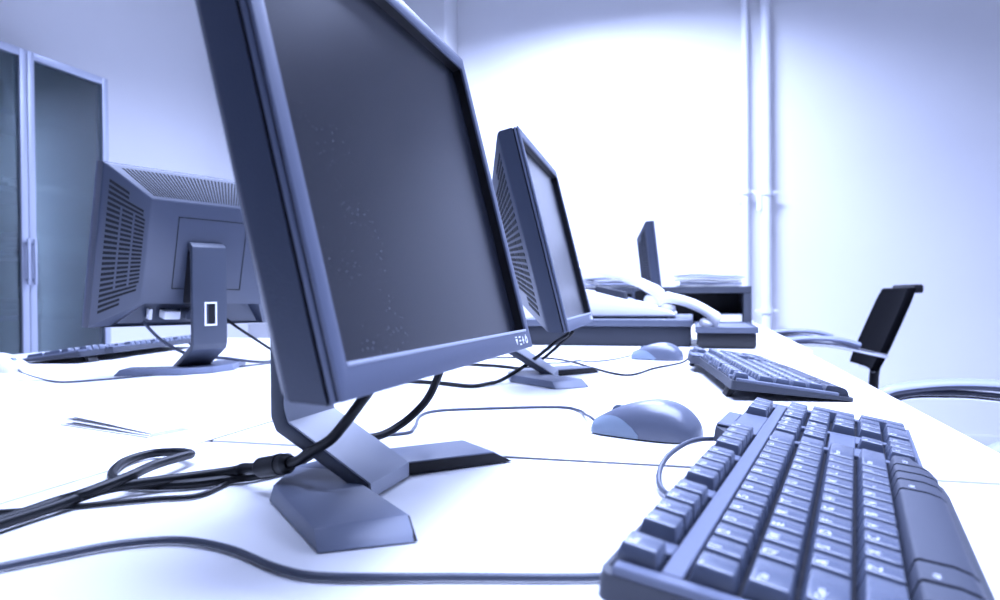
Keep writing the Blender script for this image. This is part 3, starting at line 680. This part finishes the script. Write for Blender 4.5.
# shelf with papers
SX0, SX1, SY0, SY1 = -0.50, 0.205, 2.78, 3.08
sh = empty('desk_shelf', ((SX0 + SX1) / 2, (SY0 + SY1) / 2, ZF), 0, 'dark grey open desk shelf behind the telephone, papers on top', 'shelf', None)
dx, dy = (SX1 - SX0) / 2, (SY1 - SY0) / 2
MB().box((-dx, -dy, 0.118), (dx, dy, 0.143), 0.002).build('top_board', M['shelf'], sh)
for s in (-1, 1): MB().box((s * (dx - 0.014) - 0.014, -dy + 0.002, 0), (s * (dx - 0.014) + 0.014, dy, 0.118), 0.002).build('side_board', M['shelf'], sh)
MB().box((-dx + 0.028, dy - 0.012, 0), (dx - 0.028, dy, 0.118), 0.001).build('back_board', M['box_black'], sh)
def pile(x0, x1, y0, y1, z, n, label, seed):
    rnd = random.Random(seed)
    root = empty('paper_pile', ((x0 + x1) / 2, (y0 + y1) / 2, z), 0, label, 'papers', None)
    zz = 0.0005
    for k in range(n):
        hgt = rnd.uniform(0.003, 0.008); dx_, dy_ = (x1 - x0) / 2 * rnd.uniform(0.86, 1.0), (y1 - y0) / 2 * rnd.uniform(0.86, 1.0)
        ox, oy, a = rnd.uniform(-.008, .008), rnd.uniform(-.008, .008), rnd.uniform(-3, 3)
        m = MB(); N = 8; lp = []
        ph_ = rnd.uniform(0, 6); amp = 0.0012 + 0.0005 * k
        for i in range(N + 1):
            xx = -dx_ + 2 * dx_ * i / N; w_ = amp * (1 + math.sin(ph_ + xx * 25)); w2 = (amp * 1.12) * (1 + math.sin(ph_ + xx * 25))
            lp.append([(xx, -dy_, zz + w_), (xx, dy_, zz + w_), (xx, dy_, zz + hgt + w2), (xx, -dy_, zz + hgt + w2)])
        m.loops(lp, mtx=Matrix.Translation((ox, oy, 0)) @ Matrix.Rotation(R(a), 4, 'Z'))
        m.build('sheaf', M['folder' if k % 3 == 1 else 'paper'], root); zz += hgt + 0.0004 + amp * 0.9
    return root
pile(-0.075, 0.175, 2.80, 3.05, ZF + 0.143, 6, 'pile of papers on the shelf, right of the farthest monitor', 3)
pile(-0.45, -0.15, 2.80, 3.05, ZF + 0.143, 6, 'pile of papers on the shelf, left of the farthest monitor', 5)
pb = empty('paper_block', (0.11, 2.88, ZF), R(2), 'white block of paper inside the open shelf', 'paper block')
m = MB(); m.box((-0.06, -0.08, 0.0005), (0.06, 0.08, 0.036), 0.0015); m.build('leaves', M['paper'], pb)
m = MB(); m.box((-0.06, -0.0805, 0.036), (0.06, 0.08, 0.0375), 0.0005, 1); m.build('cover', M['folder'], pb)

# ------------------------------------------------------------------ cabinet on the left wall
CX, CY0, CY1, CH = -2.5, 1.786, 2.576, DZ + 1.095
cb = empty('glass_cabinet', (-2.7, (CY0 + CY1) / 2, 0), 0, 'tall grey-framed cabinet with smoked glass doors on the left wall', 'cabinet')
cdy = (CY1 - CY0) / 2; xf, xb = 0.178, -0.195
m = MB()
m.box((xb, -cdy, 0), (xf, -cdy + 0.018, CH), 0.001); m.box((xb, cdy - 0.018, 0), (xf, cdy, CH), 0.001)
m.box((xb, -cdy + 0.018, CH - 0.02), (xf, cdy - 0.018, CH), 0.001); m.box((xb, -cdy + 0.018, 0.0), (xf, cdy - 0.018, 0.07), 0.001)
m.build('carcass', M['alu'], cb)
MB().box((xb, -cdy + 0.018, 0.07), (xb + 0.01, cdy - 0.018, CH - 0.02)).build('back_panel', M['cab_in'], cb)
shz = [0.40, DZ + 0.04, DZ + 0.29, DZ + 0.54, DZ + 0.84]
for z in shz: MB().box((xb + 0.01, -cdy + 0.019, z), (xf - 0.03, cdy - 0.019, z + 0.02), 0.001).build('shelf_board', M['alu'], cb)
for s, hy in ((-1, -0.02), (1, 0.02)):
    y0, y1 = (-cdy, -0.0015) if s < 0 else (0.0015, cdy)
    m = MB(); b = bmesh.new()
    fw_ = 0.030
    z0, z1 = 0.01, CH
    for lo, hi in (((xf + 0.001, y0, z0), (xf + 0.021, y0 + fw_, z1)), ((xf + 0.001, y1 - fw_, z0), (xf + 0.021, y1, z1)),
                   ((xf + 0.001, y0 + fw_, z1 - fw_), (xf + 0.021, y1 - fw_, z1)), ((xf + 0.001, y0 + fw_, z0), (xf + 0.021, y1 - fw_, z0 + fw_))):
        m.box(lo, hi, 0.0012)
    d_ = m.build('door', M['alu'], cb)
    MB().box((xf + 0.008, y0 + fw_ - 0.004, z0 + fw_ - 0.004), (xf + 0.013, y1 - fw_ + 0.004, z1 - fw_ + 0.004)).build('glass_pane', M['glass'], d_)
    yh = y1 - 0.013 if s < 0 else y0 + 0.013
    m = MB(); m.box((xf + 0.030, yh - 0.006, DZ + 0.18), (xf + 0.038, yh + 0.006, DZ + 0.36), 0.002)
    for z in (DZ + 0.20, DZ + 0.34): m.box((xf + 0.020, yh - 0.004, z - 0.004), (xf + 0.031, yh + 0.004, z + 0.004))
    m.build('handle', M['alu'], d_)
# white stacks added behind the glass to stand for reflected streaks
rnd = random.Random(11)
names = {0: 'bottom', 1: 'second', 2: 'third', 3: 'fourth'}
for k, (z, y0, y1, hg) in enumerate([(shz[1] + 0.02, -0.02, 0.355, 0.07), (shz[2] + 0.02, 0.0, 0.365, 0.08), (shz[3] + 0.02, -0.06, 0.365, 0.035), (shz[1] + 0.02, -0.365, -0.10, 0.10), (shz[3] + 0.02, -0.365, -0.12, 0.05)]):
    lab = ['white stack lying on the lower visible shelf, right door', 'white stack lying on the middle shelf, right door', 'thin white stack lying on the upper shelf, right door', 'white stack lying on the lower visible shelf, left door', 'white stack lying on the upper shelf, left door'][k]
    r_ = empty('document_stack', (-2.66, (CY0 + CY1) / 2 + (y0 + y1) / 2, z), 0, lab + ' of the glass cabinet', 'documents')
    n = max(2, int(hg / 0.02))
    for i in range(n):
        w = (y1 - y0) / 2 * rnd.uniform(0.9, 1)
        MB().box((-0.11, -w, i * hg / n + 0.0004), (0.12 - rnd.uniform(0, .02), w, (i + 1) * hg / n - 0.0008), 0.002).build('folder', M['paper'], r_)

# ------------------------------------------------------------------ chairs
def office_chair(x, y, rz, label):
    """local front = +y, floor at z = 0"""
    root = empty('office_chair', (x, y, 0), R(rz), label, 'chair', 'black office chairs at the desks')
    m = MB(); lp = []
    for z, s in ((0.425, 0.93), (0.435, 0.99), (0.465, 1.0), (0.478, 0.96), (0.482, 0.86)):
        lp.append([(0.235 * s * math.copysign(abs(math.cos(a)) ** 0.5, math.cos(a)), 0.02 + 0.225 * s * math.copysign(abs(math.sin(a)) ** 0.5, math.sin(a)), z) for a in [2 * math.pi * k / 32 for k in range(32)]])
    m.loops(lp); m.build('seat', M['chair'], root)
    # backrest: slightly curved, leaning back
    m = MB(); lp = []
    for i in range(9):
        t = i / 8; z = 0.575 + 0.305 * t; yc = -0.235 - 0.125 * t
        wd = 0.205 * (1 - 0.10 * abs(2 * t - 1) ** 4)
        ft = []
        for j in range(9):
            xx = -wd + 2 * wd * j / 8; ft.append((xx, yc + 0.018 * (xx / wd) ** 2, z))
        bk = [(p[0], p[1] - 0.030, p[2]) for p in reversed(ft)]
        lp.append(ft + bk)
    m.loops(lp); o = m.build('backrest', M['chair'], root, ang=50)
    o.modifiers.new('round', 'BEVEL').width = 0.008; o.modifiers['round'].segments = 3; o.modifiers['round'].limit_method = 'ANGLE'
    m = MB(); m.box((-0.15, -0.405, 0.86), (0.15, -0.372, 0.892), 0.008); m.build('back_top_rail', M['black'], root)
    m = MB(); m.tube([(0, -0.05, 0.40), (0, -0.20, 0.405), (0, -0.262, 0.45), (0, -0.275, 0.56), (0, -0.305, 0.68)], 0.018, seg=12, smooth=6); m.build('back_support', M['black'], root)
    m = MB(); m.tube([(-0.11, -0.245, 0.568), (0, -0.268, 0.565), (0.11, -0.245, 0.568)], 0.007, seg=10, smooth=6); m.build('back_rail', M['chrome'], root)
    for s in (-1, 1):
        m = MB(); xx = s * 0.255
        m.tube([(s * 0.16, 0.05, 0.412), (xx - s * 0.02, 0.06, 0.415), (xx, 0.085, 0.46), (xx, 0.115, 0.60), (xx, 0.10, 0.668), (xx, 0.0, 0.680), (xx, -0.10, 0.672), (xx, -0.18, 0.655), (xx - s * 0.015, -0.245, 0.640), (s * 0.185, -0.272, 0.632)], 0.0085, seg=12, smooth=6)
        fr = m.build('armrest', M['chrome'], root)
        m = MB(); m.tube([(xx, 0.125, 0.672), (xx, 0.10, 0.686), (xx, 0.03, 0.697), (xx, -0.04, 0.699), (xx, -0.11, 0.693), (xx, -0.17, 0.676)], 0.024, seg=14, smooth=6, flat=0.42); m.build('arm_pad', M['arm_pad'], fr)
    m = MB(); m.lathe([(0.030, 0.085), (0.030, 0.25), (0.022, 0.25), (0.022, 0.40), (0.09, 0.405), (0.09, 0.424)], 20); m.build('gas_column', M['black'], root)
    for k in range(5):
        a = R(72 * k + 18); d = Vector((math.cos(a), math.sin(a), 0)); n = Vector((-d.y, d.x, 0))
        m = MB(); p, q = d * 0.02, d * 0.29
        m.hexa([p - n * .024 + Vector((0, 0, .075)), q - n * .014 + Vector((0, 0, .062)), q + n * .014 + Vector((0, 0, .062)), p + n * .024 + Vector((0, 0, .075))],
               [p - n * .022 + Vector((0, 0, .115)), q - n * .012 + Vector((0, 0, .078)), q + n * .012 + Vector((0, 0, .078)), p + n * .022 + Vector((0, 0, .115))], 0.003)
        lg = m.build('base_leg', M['black'], root)
        m = MB(); c = d * 0.275
        for e in (-0.013, 0.013):
            m.tube([c + n * (e - 0.008) + Vector((0, 0, 0.0275)), c + n * (e + 0.008) + Vector((0, 0, 0.0275))], 0.027, seg=18, smooth=1)
        m.tube([c + Vector((0, 0, 0.0275)), c + Vector((0, 0, 0.07))], 0.006, seg=8, smooth=1)
        m.build('caster', M['black'], lg)
    return root
office_chair(0.398, 3.03, 90, 'black office chair with leaning back, at the far end of the desks')
office_chair(0.455, 1.20, 90, 'near office chair of which only the grey padded armrest shows')

# ------------------------------------------------------------------ light
def area(name, loc, rot_, sx, sy, power, col):
    l = bpy.data.lights.new(name, 'AREA'); l.shape = 'RECTANGLE'; l.size = sx; l.size_y = sy; l.energy = power; l.color = col
    o = bpy.data.objects.new(name, l); COL.objects.link(o); o.location = loc; o.rotation_euler = [R(a) for a in rot_]
    return o
LC = (0.52, 0.62, 1.0)
a_ = area('ceiling_lamp', (0.3, 1.3, 2.98), (0, 0, 0), 2.8, 2.4, 150, LC); a_.data.spread = R(118)
a_ = area('ceiling_lamp', (-0.50, 3.25, 2.86), (5, 0, 0), 1.0, 0.2, 118, LC); a_.data.spread = R(142)  # unseen wash light added to brighten the back wall
area('window_light', (2.8, 0.9, 1.6), (0, 90, 0), 1.2, 1.6, 6, LC)  # weak fill added in front of the solid right wall, no window there
w = bpy.data.worlds.new('ambient_fill'); SC.world = w; w.use_nodes = True  # faint bluish ambient fill added through the open side behind the camera
bg = w.node_tree.nodes['Background']; bg.inputs[0].default_value = (0.50, 0.60, 1.0, 1); bg.inputs[1].default_value = 0.06

SC.view_settings.view_transform = 'Standard'; SC.view_settings.look = 'None'
SC.view_settings.gamma = 1; SC.view_settings.use_curve_mapping = False
SC.view_settings.exposure = 0.35
